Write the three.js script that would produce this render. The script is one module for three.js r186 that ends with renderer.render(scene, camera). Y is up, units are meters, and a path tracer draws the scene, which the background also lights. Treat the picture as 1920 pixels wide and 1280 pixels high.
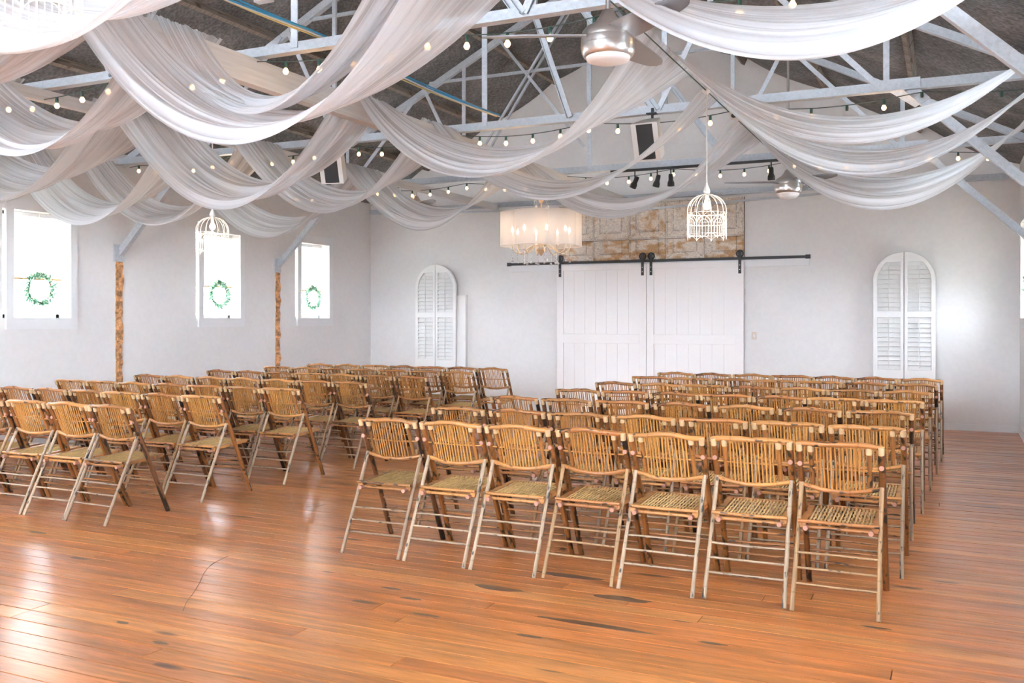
import * as THREE from 'three';
import { mergeGeometries } from 'three/addons/utils/BufferGeometryUtils.js';
import { RectAreaLightUniformsLib } from 'three/addons/lights/RectAreaLightUniformsLib.js';

// ------------------------------------------------------------------ camera, sky, exposure
const W = 1920, H = 1280, FOC = 1753, HOR = 596, EYE = 1.57, YAW = 25.07 * Math.PI / 180;
const scene = new THREE.Scene();
const camera = new THREE.PerspectiveCamera(2 * Math.atan(H / 2 / FOC) * 180 / Math.PI, W / H, 0.05, 200);
camera.position.set(0, EYE, 0);
camera.lookAt(-Math.sin(YAW), EYE, -Math.cos(YAW));
camera.setViewOffset(W, H, 0, H / 2 - HOR, W, H);
scene.add(camera);
scene.background = new THREE.Color(0.83, 0.92, 1.05);          // bright overcast sky
scene.backgroundIntensity = 26;
const renderer = new THREE.WebGLRenderer({ antialias: true });
renderer.toneMapping = THREE.LinearToneMapping;
renderer.toneMappingExposure = 2.18;
renderer.shadowMap.enabled = true;
RectAreaLightUniformsLib.init();

// ------------------------------------------------------------------ helpers
let seed = 1234567;
const rnd = () => { seed = (seed + 0x6d2b79f5) | 0; let t = Math.imul(seed ^ (seed >>> 15), 1 | seed); t = (t + Math.imul(t ^ (t >>> 7), 61 | t)) ^ t; return ((t ^ (t >>> 14)) >>> 0) / 4294967296; };
const rr = (a, b) => a + (b - a) * rnd();
const V = (x, y, z) => new THREE.Vector3(x, y, z);
const used = new Map();
function numbered(name) {
  const n = used.get(name) ?? 0; used.set(name, n + 1);
  return n ? name + '_' + String(n).padStart(3, '0') : name;
}
function tag(o, label, category, group) {
  if (label) o.userData.label = label;
  if (category) o.userData.category = category;
  if (group) o.userData.group = group;
  return o;
}
function thing(name, label, category, pos = [0, 0, 0], group) {
  const o = new THREE.Group(); o.name = numbered(name); o.position.set(...pos); scene.add(o);
  return tag(o, label, category, group);
}
function part(parent, name, geo, mat, label) {
  const m = new THREE.Mesh(geo, mat); m.name = name; m.castShadow = m.receiveShadow = true;
  if (label) m.userData.label = label;
  parent.add(m); return m;
}
function struct(name, parent = scene) {
  const o = new THREE.Group(); o.name = name; o.userData.kind = 'structure'; parent.add(o); return o;
}
function merge(list) { return mergeGeometries(list.map((g) => (g.index ? g.toNonIndexed() : g)), false); }
// uv in metres from the dominant axis of each face (before turning the piece)
function boxUV(g, ox = 0, oy = 0) {
  if (g.index) g = g.toNonIndexed();
  const p = g.attributes.position, n = g.attributes.normal, uv = new Float32Array(p.count * 2);
  for (let i = 0; i < p.count; i++) {
    const ax = Math.abs(n.getX(i)), ay = Math.abs(n.getY(i)), az = Math.abs(n.getZ(i));
    let u, v;
    if (ay >= ax && ay >= az) { u = p.getX(i); v = p.getZ(i); } else if (az >= ax) { u = p.getX(i); v = p.getY(i); } else { u = p.getZ(i); v = p.getY(i); }
    uv[2 * i] = u + ox; uv[2 * i + 1] = v + oy;
  }
  g.setAttribute('uv', new THREE.BufferAttribute(uv, 2));
  return g;
}
function box(w, h, d, x = 0, y = 0, z = 0) { return boxUV(new THREE.BoxGeometry(w, h, d), rnd() * 5, rnd() * 5).translate(x, y, z); }
// box with bevelled edges (12 quads of bevel folded into an extrusion)
function bevelBox(w, h, d, b, x = 0, y = 0, z = 0) {
  const s = new THREE.Shape(); const a = w / 2 - b, c = h / 2 - b;
  s.moveTo(-a, -c); s.lineTo(a, -c); s.lineTo(a, c); s.lineTo(-a, c); s.closePath();
  const g = new THREE.ExtrudeGeometry(s, { depth: d - 2 * b, bevelEnabled: true, bevelThickness: b, bevelSize: b, bevelSegments: 1, curveSegments: 1 });
  g.translate(0, 0, -(d - 2 * b) / 2);
  return boxUV(g, rnd() * 5, rnd() * 5).translate(x, y, z);
}
// orient geometry built along +x so that it runs a -> b, "up" hint
function along(g, a, b, up = V(0, 1, 0)) {
  const x = b.clone().sub(a).normalize(); let z = x.clone().cross(up); if (z.lengthSq() < 1e-6) z = x.clone().cross(V(0, 0, 1)); z.normalize();
  const y = z.clone().cross(x);
  const m = new THREE.Matrix4().makeBasis(x, y, z).setPosition(a.clone().add(b).multiplyScalar(0.5));
  return g.applyMatrix4(m);
}
function bar(a, b, h, w, up) { return along(box(a.distanceTo(b), h, w), a, b, up); }
// steel angle: upright plate h and a flange f at its foot
function angle(a, b, h, f, t = 0.009, up, side = 1) {
  const L = a.distanceTo(b);
  return along(merge([box(L, h, t), box(L, t, f, 0, -h / 2 + t / 2, side * (f / 2 + t / 2))]), a, b, up);
}
// tube through points with radius function; uv.x metres along, uv.y around
function tube(pts, rad, sides = 7, uoff = null, caps = true) {
  const n = pts.length, pos = [], nor = [], uv = [], idx = []; const u0 = uoff ?? rnd() * 7, v0 = rnd();
  let len = 0, ref = null;
  for (let i = 0; i < n; i++) {
    const t = pts[Math.min(i + 1, n - 1)].clone().sub(pts[Math.max(i - 1, 0)]).normalize();
    if (i) len += pts[i].distanceTo(pts[i - 1]);
    if (!ref) ref = Math.abs(t.y) < 0.9 ? V(0, 1, 0) : V(1, 0, 0);
    const b = t.clone().cross(ref).normalize(), c = b.clone().cross(t).normalize(); ref = c.clone();
    const r = typeof rad === 'function' ? rad(i / (n - 1)) : rad;
    for (let k = 0; k <= sides; k++) {
      const a = k / sides * Math.PI * 2, d = b.clone().multiplyScalar(Math.cos(a)).addScaledVector(c, Math.sin(a));
      pos.push(pts[i].x + d.x * r, pts[i].y + d.y * r, pts[i].z + d.z * r); nor.push(d.x, d.y, d.z); uv.push(u0 + len, v0 + k / sides);
    }
  }
  const row = sides + 1;
  for (let i = 0; i < n - 1; i++) for (let k = 0; k < sides; k++) { const a = i * row + k, b = a + 1, c = a + row, d = c + 1; idx.push(a, c, b, b, c, d); }
  if (caps) for (const [i, s] of [[0, -1], [n - 1, 1]]) {
    const t = pts[Math.min(i + 1, n - 1)].clone().sub(pts[Math.max(i - 1, 0)]).normalize().multiplyScalar(s), base = pos.length / 3;
    for (let k = 0; k < sides; k++) { const j = (i * row + k) * 3; pos.push(pos[j], pos[j + 1], pos[j + 2]); nor.push(t.x, t.y, t.z); uv.push(u0 + k * 0.01, v0); }
    for (let k = 1; k < sides - 1; k++) s > 0 ? idx.push(base, base + k + 1, base + k) : idx.push(base, base + k, base + k + 1);
  }
  const g = new THREE.BufferGeometry();
  g.setAttribute('position', new THREE.Float32BufferAttribute(pos, 3)); g.setAttribute('normal', new THREE.Float32BufferAttribute(nor, 3)); g.setAttribute('uv', new THREE.Float32BufferAttribute(uv, 2));
  g.setIndex(idx);
  return g;
}
const rod = (a, b, r, sides = 7, r2 = r) => tube([a, b], (t) => r + (r2 - r) * t, sides);
function lathe(pts, seg = 24, y = 0) { return new THREE.LatheGeometry(pts.map(([r, h]) => new THREE.Vector2(r, h + y)), seg); }

// value noise
const NP = new Uint8Array(512); { const p = [...Array(256).keys()]; for (let i = 255; i > 0; i--) { const j = Math.floor(rnd() * (i + 1)); [p[i], p[j]] = [p[j], p[i]]; } for (let i = 0; i < 512; i++) NP[i] = p[i & 255]; }
function noise(x, y, px = 256, py = 256) {   // tiles with period px, py
  const xi = Math.floor(x), yi = Math.floor(y), fx = x - xi, fy = y - yi, u = fx * fx * (3 - 2 * fx), v = fy * fy * (3 - 2 * fy);
  const m = (a, n) => ((a % n) + n) % n, h = (a, b) => NP[NP[m(a, px) & 255] + (m(b, py) & 255)] / 255;
  return (h(xi, yi) * (1 - u) + h(xi + 1, yi) * u) * (1 - v) + (h(xi, yi + 1) * (1 - u) + h(xi + 1, yi + 1) * u) * v;
}
function tex(w, h, f, srgb = true) {
  const d = new Uint8Array(w * h * 4);
  for (let j = 0; j < h; j++) for (let i = 0; i < w; i++) {
    const c = f(i / w, j / h, i, j), k = (j * w + i) * 4;
    d[k] = Math.max(0, Math.min(255, c[0])); d[k + 1] = Math.max(0, Math.min(255, c[1])); d[k + 2] = Math.max(0, Math.min(255, c[2])); d[k + 3] = 255;
  }
  const t = new THREE.DataTexture(d, w, h); t.wrapS = t.wrapT = THREE.RepeatWrapping; t.magFilter = THREE.LinearFilter; t.minFilter = THREE.LinearMipmapLinearFilter; t.generateMipmaps = true;
  if (srgb) t.colorSpace = THREE.SRGBColorSpace;
  t.needsUpdate = true; return t;
}
const rep = (t, x, y) => { const c = t.clone(); c.repeat.set(x, y); c.needsUpdate = true; return c; };
const std = (o) => new THREE.MeshStandardMaterial(o);
const phys = (o) => new THREE.MeshPhysicalMaterial(o);

// ------------------------------------------------------------------ materials
const plasterBump = tex(256, 256, (x, y) => { const v = 128 + 70 * (noise(x * 8, y * 8, 8, 8) - 0.5) + 60 * (noise(x * 40, y * 40, 40, 40) - 0.5); return [v, v, v]; }, false);
const plasterMap = tex(256, 256, (x, y) => { const v = 246 + 7 * (noise(x * 5, y * 5, 5, 5) - 0.5) + 4 * (noise(x * 60, y * 60, 60, 60) - 0.5); return [v, v - 1.5, v - 2]; });
const M = {};
M.wall = std({ color: new THREE.Color(0.90, 0.90, 0.895), map: rep(plasterMap, 0.4, 0.4), bumpMap: rep(plasterBump, 0.6, 0.6), bumpScale: 0.004, roughness: 0.75 });
M.trim = std({ color: new THREE.Color(0.84, 0.85, 0.86), roughness: 0.5 });
M.shutter = std({ color: new THREE.Color(0.90, 0.90, 0.885), roughness: 0.45 });
M.door = std({ color: new THREE.Color(0.92, 0.89, 0.875), roughness: 0.5 });
const galvMap = tex(256, 256, (x, y) => { const v = 224 + 16 * (noise(x * 24, y * 24, 24, 24) - 0.5) + 12 * (noise(x * 70, y * 70, 70, 70) - 0.5); return [v - 3, v, v + 3]; });
M.steel = std({ color: new THREE.Color(0.80, 0.83, 0.86), map: rep(galvMap, 2, 2), roughness: 0.5, metalness: 0.25 });
const fabMap = tex(256, 256, (x, y) => { const v = 120 + 50 * (noise(x * 90, y * 90, 90, 90) - 0.5) + 36 * (noise(x * 7, y * 7, 7, 7) - 0.5); return [v, v, v]; });
M.lining = std({ color: new THREE.Color(0.92, 0.90, 0.88), map: rep(fabMap, 0.6, 0.6), roughness: 0.95 });
M.deck = std({ color: new THREE.Color(0.25, 0.25, 0.25), roughness: 0.9 });
const oldWood = tex(512, 128, (x, y) => { const g = noise(x * 6, y * 40, 6, 40) * 0.6 + noise(x * 20, y * 90, 20, 90) * 0.4, k = noise(x * 9, y * 5, 9, 5); const v = 150 + 70 * (g - 0.5) - (k > 0.8 ? 60 * (k - 0.8) * 5 : 0); return [v + 6, v - 6, v - 18]; });
M.purlin = std({ color: new THREE.Color(0.85, 0.85, 0.85), map: rep(oldWood, 0.7, 3), roughness: 0.85 });
M.beam = std({ color: new THREE.Color(0.80, 0.80, 0.80), map: rep(tex(512, 128, (x, y) => { const g = noise(x * 5, y * 30, 5, 30) * 0.6 + noise(x * 16, y * 70, 16, 70) * 0.4; const v = 236 + 26 * (g - 0.5); return [v, v - 1, v - 3]; }), 0.5, 2), roughness: 0.7 });
M.black = std({ color: new THREE.Color(0.025, 0.026, 0.027), roughness: 0.5, metalness: 0.3 });
M.iron = std({ color: new THREE.Color(0.045, 0.047, 0.05), roughness: 0.55, metalness: 0.4 });
M.nickel = std({ color: new THREE.Color(0.66, 0.65, 0.64), roughness: 0.28, metalness: 0.95 });
M.blade = std({ color: new THREE.Color(0.36, 0.36, 0.37), roughness: 0.4, metalness: 0.6 });
M.frost = std({ color: new THREE.Color(0.9, 0.9, 0.9), roughness: 0.35 });
M.cageWhite = std({ color: new THREE.Color(0.86, 0.84, 0.80), roughness: 0.45 });
M.cable = std({ color: new THREE.Color(0.8, 0.8, 0.8), roughness: 0.5 });
M.blue = std({ color: new THREE.Color(0.05, 0.36, 0.62), roughness: 0.5 });
M.yellow = std({ color: new THREE.Color(0.75, 0.6, 0.25), roughness: 0.5 });
M.glass = phys({ color: 0xffffff, transmission: 1, roughness: 0, thickness: 0, ior: 1.45 });
const warm = (k, r = 1, g = 0.62, b = 0.3) => std({ color: 0x000000, emissive: new THREE.Color(r, g, b), emissiveIntensity: k, roughness: 0.4 });
M.bulb = warm(3.2, 1, 0.6, 0.27); M.bulbBig = warm(3, 1, 0.82, 0.58); M.candle = warm(6, 1, 0.78, 0.52);
M.brass = std({ color: new THREE.Color(0.55, 0.36, 0.2), roughness: 0.5, metalness: 0.3 });
M.goldArm = std({ color: new THREE.Color(0.62, 0.5, 0.36), roughness: 0.4, metalness: 0.5 });
M.crystal = phys({ color: new THREE.Color(0.9, 0.9, 0.9), roughness: 0.08, transparent: true, opacity: 0.45 });
M.organza = phys({ color: new THREE.Color(0.9, 0.85, 0.82), roughness: 0.9, transmission: 0.45, thickness: 0, transparent: true, opacity: 0.62, side: THREE.DoubleSide });
M.socket = std({ color: new THREE.Color(0.03, 0.09, 0.07), roughness: 0.5 });
M.wire = std({ color: new THREE.Color(0.06, 0.09, 0.08), roughness: 0.6 });
M.foil = std({ color: new THREE.Color(0.75, 0.77, 0.8), roughness: 0.3, metalness: 0.5 });

// sheer tulle: gathers run along the swag (u), so density varies across it (v)
function tulleAlpha(k) {
  return tex(64, 1024, (x, y) => {
    const w = 0.03 * (noise(x * 2 + k * 7, y * 3 + k) - 0.5), q = y + w, gather = Math.sin(Math.PI * x);
    const a = noise(q * 7 + k * 31, x * 1.5 + k * 3), b = noise(q * 26 + k * 17, x * 2 + k), c = noise(q * 90 + k * 5, x * 3), d = noise(q * 240 + k * 9, x * 4);
    let o = 0.60 + 0.2 * gather + 0.42 * (a - 0.2) + 0.30 * (b - 0.5) + 0.22 * (c - 0.5) + 0.12 * (d - 0.5);
    o = Math.max(0.42, Math.min(0.97, o)); const v = o * 255; return [v, v, v];
  }, false);
}
M.tulle = [1, 2, 3, 4].map((k) => {
  const t = tulleAlpha(k); t.wrapS = t.wrapT = THREE.ClampToEdgeWrapping;
  return phys({ color: new THREE.Color(0.91, 0.945, 0.99), roughness: 0.95, transmission: 0.42, thickness: 0, transparent: true, alphaMap: t, side: THREE.DoubleSide });
});

// floor boards
function boardMap(s, base) {
  const knots = [...Array(3)].map(() => [rnd(), rnd(), 0.5 + rnd()]);
  return tex(1024, 512, (x, y) => {
    const wob = 0.03 * noise(x * 4, y * 6 + s, 4, 6);
    let g = noise(x * 7, (y + wob) * 46 + s, 7, 46) * 0.5 + noise(x * 22, (y + wob) * 130, 22, 130) * 0.3 + noise(x * 60, y * 240, 60, 240) * 0.2;
    let v = 1 + 0.46 * (g - 0.5) + 0.16 * (noise(x * 5, y * 12 + s, 5, 12) - 0.5);
    let red = 0;
    for (const [kx, ky, ks] of knots) { const dx = (x - kx) * 34 / ks, dy = (y - ky) * 62 / ks, d = Math.sqrt(dx * dx + dy * dy); if (d < 2) v *= 0.5 + 0.5 * THREE.MathUtils.smoothstep(d, 0.3, 2); }
    return [base[0] * v, base[1] * v * (1 - 0.05 * (g - 0.5)), base[2] * v];
  });
}
const boardA = boardMap(3, [206, 132, 74]), boardB = boardMap(11, [200, 124, 70]), boardC = boardMap(23, [210, 140, 82]);
const boardRough = tex(512, 512, (x, y) => { const v = 92 + 26 * (noise(x * 6, y * 10, 6, 10) - 0.5) + 16 * (noise(x * 30, y * 60, 30, 60) - 0.5); return [v, v, v]; }, false);
const boardBump = tex(512, 512, (x, y) => { const v = 128 + 150 * (noise(x * 4, y * 7, 4, 7) - 0.5) + 20 * (noise(x * 10, y * 40, 10, 40) - 0.5); return [v, v, v]; }, false);
M.boards = [boardA, boardB, boardC, boardA, boardB, boardC].map((t, i) => phys({
  map: rep(t, 0.45, 1.05), color: new THREE.Color().setScalar(1).multiply(new THREE.Color(0.72, 0.68, 0.54)).multiplyScalar([1, 1.06, 0.96, 0.84, 0.9, 1.08][i]), roughnessMap: rep(boardRough, 0.5, 1.0), roughness: 1.2,
  bumpMap: rep(boardBump, 0.8, 1.2), bumpScale: 0.003, clearcoat: 0.7, clearcoatRoughness: 0.22,
}));
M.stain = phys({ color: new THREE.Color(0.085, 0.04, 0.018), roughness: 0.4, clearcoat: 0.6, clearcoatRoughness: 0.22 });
M.subfloor = std({ color: new THREE.Color(0.08, 0.05, 0.03), roughness: 0.9 });

// bamboo: uv.x = metres along the cane
function bamboo(base, s, burn, node = 0.21) {
  return tex(512, 64, (x, y) => {
    const st = noise(x * 5 + s, y * 14, 256, 14) * 0.6 + noise(x * 14, y * 30, 14, 30) * 0.4, b = noise(x * 16 + s * 3, y * 4, 256, 4) * 0.6 + noise(x * 40, y * 9, 40, 9) * 0.4;
    let v = 1 + 0.36 * (st - 0.5);
    if (b > burn) v *= 1 - Math.min(0.72, (b - burn) * 6);
    const q = ((x * 1.0) % node) / node, e = Math.min(q, 1 - q); if (e < 0.03) v *= 0.84 + e * 5;
    return [base[0] * v, base[1] * v, base[2] * v * 0.98];
  });
}
const cane = (b, s, burn, rough = 0.42) => std({ map: bamboo(b, s, burn), color: new THREE.Color(0.86, 0.84, 0.8), roughness: rough });
M.slat = [cane([196, 142, 78], 1, 0.84), cane([184, 128, 68], 2, 0.82), cane([174, 122, 66], 5, 0.78)];
M.rail = [cane([184, 128, 72], 3, 0.72), cane([166, 108, 58], 4, 0.70), cane([154, 104, 56], 6, 0.66)];
M.leg = [cane([164, 142, 120], 7, 0.7), cane([158, 124, 88], 8, 0.7), cane([146, 120, 98], 9, 0.66)];
M.post = [cane([138, 86, 42], 10, 0.6), cane([116, 70, 34], 12, 0.56), cane([104, 66, 38], 13, 0.54)];
M.upright = [cane([158, 104, 54], 14, 0.7), cane([140, 92, 50], 15, 0.66), cane([132, 90, 50], 16, 0.66)];
M.seat = [cane([206, 172, 116], 17, 0.84, 0.5), cane([192, 156, 100], 18, 0.84, 0.5), cane([182, 150, 100], 19, 0.82, 0.5)];
M.bind = std({ color: new THREE.Color(0.50, 0.33, 0.17), roughness: 0.6 });
M.dowel = std({ color: new THREE.Color(0.36, 0.17, 0.11), roughness: 0.6 });

// ------------------------------------------------------------------ the room shell
const XL = -9.66, XR = 0.87, XC = (XL + XR) / 2, ZB = -14.5, ZF = 5.0, RIDGE = 6.37, PITCH = 0.505, TH = 0.28;
const roofY = (x) => RIDGE - PITCH * Math.abs(x - XC);
const EAVE = roofY(XL);
const WIN = { sill: 1.57, head: 2.81 };
const leftWin = [7.61, 10.60, 12.82, 4.5, 1.4, -1.7, -3.9], rightWin = [13.50, 10.45, 7.3, 4.2, 1.1, -2.0];
const HW = 0.38;                                     // half width of a window opening
function extrudeWall(outline, holes, depth) {
  const s = new THREE.Shape(outline.map((p) => new THREE.Vector2(...p)));
  for (const h of holes) s.holes.push(new THREE.Path(h.map((p) => new THREE.Vector2(...p))));
  return new THREE.ExtrudeGeometry(s, { depth, bevelEnabled: false });
}
const rect = (a, b, c, d) => [[a, c], [b, c], [b, d], [a, d]];
{ // side walls: shape drawn in (Z forward, y)
  for (const side of ['left', 'right']) {
    const wins = side === 'left' ? leftWin : rightWin;
    const slit = side === 'left' ? 0.125 : 0;
    const g = extrudeWall([[-ZF - TH, -0.3], [-ZB + TH, -0.3], [-ZB + TH, EAVE + 0.05], [-ZF - TH, EAVE + 0.05]], wins.map((z) => rect(z - HW - slit, z + HW, WIN.sill, WIN.head)), TH);
    g.rotateY(Math.PI / 2); g.translate(side === 'left' ? XL - TH : XR, 0, 0);        // (Z, y, d) -> x = d, z = -Z
    const o = struct('wall_' + side); part(o, 'wall_surface', boxUV(g), M.wall);
  }
  const gable = [[XL - TH, -0.3], [XR + TH, -0.3], [XR + TH, EAVE], [XC, RIDGE + 0.08], [XL - TH, EAVE]];
  const gb = extrudeWall(gable, [], TH); gb.translate(0, 0, ZB - TH);
  part(struct('wall_back'), 'wall_surface', boxUV(gb), M.wall);
  // front wall behind the camera with a wide glazed opening
  const gf = extrudeWall(gable, [rect(-5.8, -3.0, 0.9, 3.0), rect(-8.2, -0.6, 3.3, 4.2), rect(-6.4, -2.4, 4.4, 5.2)], TH); gf.translate(0, 0, ZF);
  const of = struct('wall_front'); part(of, 'wall_surface', boxUV(gf), M.wall);
  // baseboards
  part(struct('baseboard_back'), 'baseboard_strip', box(XR - XL, 0.09, 0.018, XC, 0.045, ZB + 0.009), M.trim);
  part(struct('baseboard_left'), 'baseboard_strip', box(0.018, 0.09, ZF - ZB, XL + 0.009, 0.045, (ZF + ZB) / 2), M.trim);
  part(struct('baseboard_right'), 'baseboard_strip', box(0.018, 0.09, ZF - ZB, XR - 0.009, 0.045, (ZF + ZB) / 2), M.trim);
}
{ // roof deck and dark cloth lining that sags between the purlins
  const o = struct('ceiling');
  for (const s of [-1, 1]) {
    const run = (XR - XL) / 2 + TH + 0.3, ang = Math.atan(PITCH), L = run / Math.cos(ang);
    const g = box(L, 0.12, ZF - ZB + 1.0); g.translate(L / 2, 0.14, 0); g.rotateZ(-ang); if (s < 0) g.rotateY(Math.PI);
    g.translate(XC, RIDGE, (ZF + ZB) / 2); part(o, 'roof_deck', g, M.deck);
    const NX = 90, NZ = 150, hw = (XR - XL) / 2, pg = new THREE.PlaneGeometry(1, 1, NX, NZ), p = pg.attributes.position, uv = pg.attributes.uv;
    for (let i = 0; i < p.count; i++) {
      const u = (p.getX(i) + 0.5) * hw, z = ZB + (p.getY(i) + 0.5) * (ZF - ZB);
      const q = (((u + 0.9) / 1.25) % 1), bay = (((z + 40 - 0.02) / 3.12) % 1), sagU = 4 * q * (1 - q), sagB = 4 * bay * (1 - bay);
      let y = RIDGE - PITCH * u - 0.02 - 0.07 * sagU * (0.4 + 0.6 * sagB);
      y -= 0.03 * noise(u * 0.9 + s * 9 + 20, z * 1.4 + 40) * sagU + 0.022 * Math.pow(noise(u * 1.1 + z * 0.5 + 60, z * 3.2 - u * 1.2 + 90), 2) * sagU;
      p.setXYZ(i, XC + s * u, y, z); uv.setXY(i, u, z);
    }
    pg.computeVertexNormals(); part(o, 'cloth_lining', pg, M.lining);
  }
}
{ // windows in the side walls
  let n = 0;
  const win = (x, zc, inward, slit) => {
    const o = struct('window_' + (++n)); const d = 0.028, xi = x + inward * d / 2, e = 0.095, z = -zc;
    const zl = HW + e;
    part(o, 'window_frame', box(d, WIN.head - WIN.sill + 0.26, e, xi, (WIN.sill + WIN.head) / 2, z + HW + e / 2), M.trim);
    part(o, 'window_frame', box(d, WIN.head - WIN.sill + 0.26, e, xi, (WIN.sill + WIN.head) / 2, z - HW - e / 2), M.trim);
    part(o, 'window_frame', box(d, 0.13, HW * 2, xi, WIN.head + 0.065, z), M.trim);
    part(o, 'window_frame', box(d, 0.13, HW * 2, xi, WIN.sill - 0.065, z), M.trim);
    const xo = x - inward * 0.2;                                     // the sash sits out in the wall
    for (const [h, w, y, dz] of [[WIN.head - WIN.sill, 0.045, (WIN.sill + WIN.head) / 2, HW - 0.022], [WIN.head - WIN.sill, 0.045, (WIN.sill + WIN.head) / 2, -HW + 0.022], [0.045, 2 * HW, WIN.sill + 0.022, 0], [0.045, 2 * HW, WIN.head - 0.022, 0]])
      part(o, 'sash_bar', box(0.04, h, w, xo, y, z + dz), M.trim);
    part(o, 'window_pane', box(0.004, WIN.head - WIN.sill - 0.09, 2 * HW - 0.09, xo, (WIN.sill + WIN.head) / 2, z), M.glass);
  };
  for (const z of leftWin) win(XL, z, 1, true);
  for (const z of rightWin) win(XR, z, -1, false);
  for (const [xc, hw, ya, yb] of [[-4.4, 1.4, 0.9, 3.0], [-4.4, 3.8, 3.3, 4.2], [-4.4, 2.0, 4.4, 5.2]]) {
    const o = struct('window_' + (++n)), ym = (ya + yb) / 2, k = 4, pw = hw * 2 / k;
    for (let i = 0; i <= k; i++) part(o, 'sash_bar', box(0.06, yb - ya, 0.06, xc - hw + 0.03 + i * (2 * hw - 0.06) / k, ym, ZF + 0.1), M.trim);
    for (const y of [ya + 0.03, yb - 0.03]) part(o, 'sash_bar', box(2 * hw, 0.06, 0.06, xc, y, ZF + 0.1), M.trim);
    for (let i = 0; i < k; i++) part(o, 'window_pane', box(pw - 0.06, yb - ya - 0.1, 0.004, xc - hw + pw * (i + 0.5), ym, ZF + 0.1), M.glass);
  }
  const out = struct('ground_outside');
  const gr = new THREE.PlaneGeometry(120, 120); gr.rotateX(-Math.PI / 2); gr.translate(0, -0.32, 0);
  part(out, 'paving', gr, std({ color: new THREE.Color(0.42, 0.43, 0.4), roughness: 0.9 }));
}
{ // board floor: boards run across the hall
  const o = struct('floor');
  part(o, 'subfloor', box(XR - XL, 0.1, ZF - ZB, XC, -0.075, (ZF + ZB) / 2), M.subfloor);
  const BW = 0.128, rest = [];
  let row = 0;
  for (let z = ZB + 0.006; z < ZF; z += BW + 0.0034, row++) {
    const w = Math.min(BW, ZF - z); let x = XL + 0.004;
    const near = z < -2.2;
    while (x < XR - 0.01) {
      let L = rr(2.6, 5.6); if (XR - x - L < 0.9) L = XR - x - 0.004;
      const b = 0.0034, lift = rr(-0.0006, 0.0006);
      const s = new THREE.Shape(); s.moveTo(-L / 2, -w / 2); s.lineTo(L / 2, -w / 2); s.lineTo(L / 2, w / 2); s.lineTo(-L / 2, w / 2); s.closePath();
      const g0 = new THREE.BoxGeometry(L, 0.02, w); const p = g0.attributes.position;
      // small chamfer: top face drawn in, sides lean
      for (let i = 0; i < p.count; i++) if (p.getY(i) > 0) { p.setX(i, p.getX(i) - Math.sign(p.getX(i)) * b * 0.6); p.setZ(i, p.getZ(i) - Math.sign(p.getZ(i)) * b * 0.6); }
      const g = boxUV(g0, rnd() * 9, Math.floor(rnd() * 7) * 0.137 + rnd() * 0.02); g.translate(x + L / 2, -0.0105 + lift, z + w / 2);
      if (near) part(o, 'floor_board', g, M.boards[Math.floor(rnd() * 6)]); else rest.push(g);
      x += L + 0.0015;
    }
  }
  const r = part(o, 'floor_boards_rest', merge(rest), M.boards[0]); r.userData.kind = 'stuff';
  // dark stains and open knots in the boards
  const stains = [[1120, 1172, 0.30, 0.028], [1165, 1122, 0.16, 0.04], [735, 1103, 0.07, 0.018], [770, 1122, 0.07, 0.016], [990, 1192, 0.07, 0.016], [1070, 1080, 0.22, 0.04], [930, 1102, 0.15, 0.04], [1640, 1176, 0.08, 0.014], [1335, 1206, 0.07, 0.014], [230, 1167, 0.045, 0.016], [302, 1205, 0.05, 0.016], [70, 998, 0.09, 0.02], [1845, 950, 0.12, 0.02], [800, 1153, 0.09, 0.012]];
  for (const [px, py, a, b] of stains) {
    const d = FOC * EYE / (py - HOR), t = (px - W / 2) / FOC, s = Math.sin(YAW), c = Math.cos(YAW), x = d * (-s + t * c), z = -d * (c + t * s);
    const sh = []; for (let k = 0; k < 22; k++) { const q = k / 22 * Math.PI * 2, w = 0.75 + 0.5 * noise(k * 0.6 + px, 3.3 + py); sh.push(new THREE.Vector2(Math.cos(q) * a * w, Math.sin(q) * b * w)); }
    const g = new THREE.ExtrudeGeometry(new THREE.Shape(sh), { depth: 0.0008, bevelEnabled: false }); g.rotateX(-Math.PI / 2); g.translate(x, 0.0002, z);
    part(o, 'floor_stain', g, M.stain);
  }
}
{ // long hairline crack across the boards
  const o = scene.getObjectByName('floor'), s = Math.sin(YAW), c = Math.cos(YAW), pts = [[428, 1042], [400, 1056], [385, 1070], [374, 1092], [362, 1112], [350, 1128], [343, 1145]].map(([px, py]) => { const d = FOC * EYE / (py - HOR), t = (px - W / 2) / FOC; return V(d * (-s + t * c), 0.0006, -d * (c + t * s)); });
  part(o, 'floor_crack', tube(new THREE.CatmullRomCurve3(pts).getPoints(30), 0.0016, 4), M.stain);
}
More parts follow.
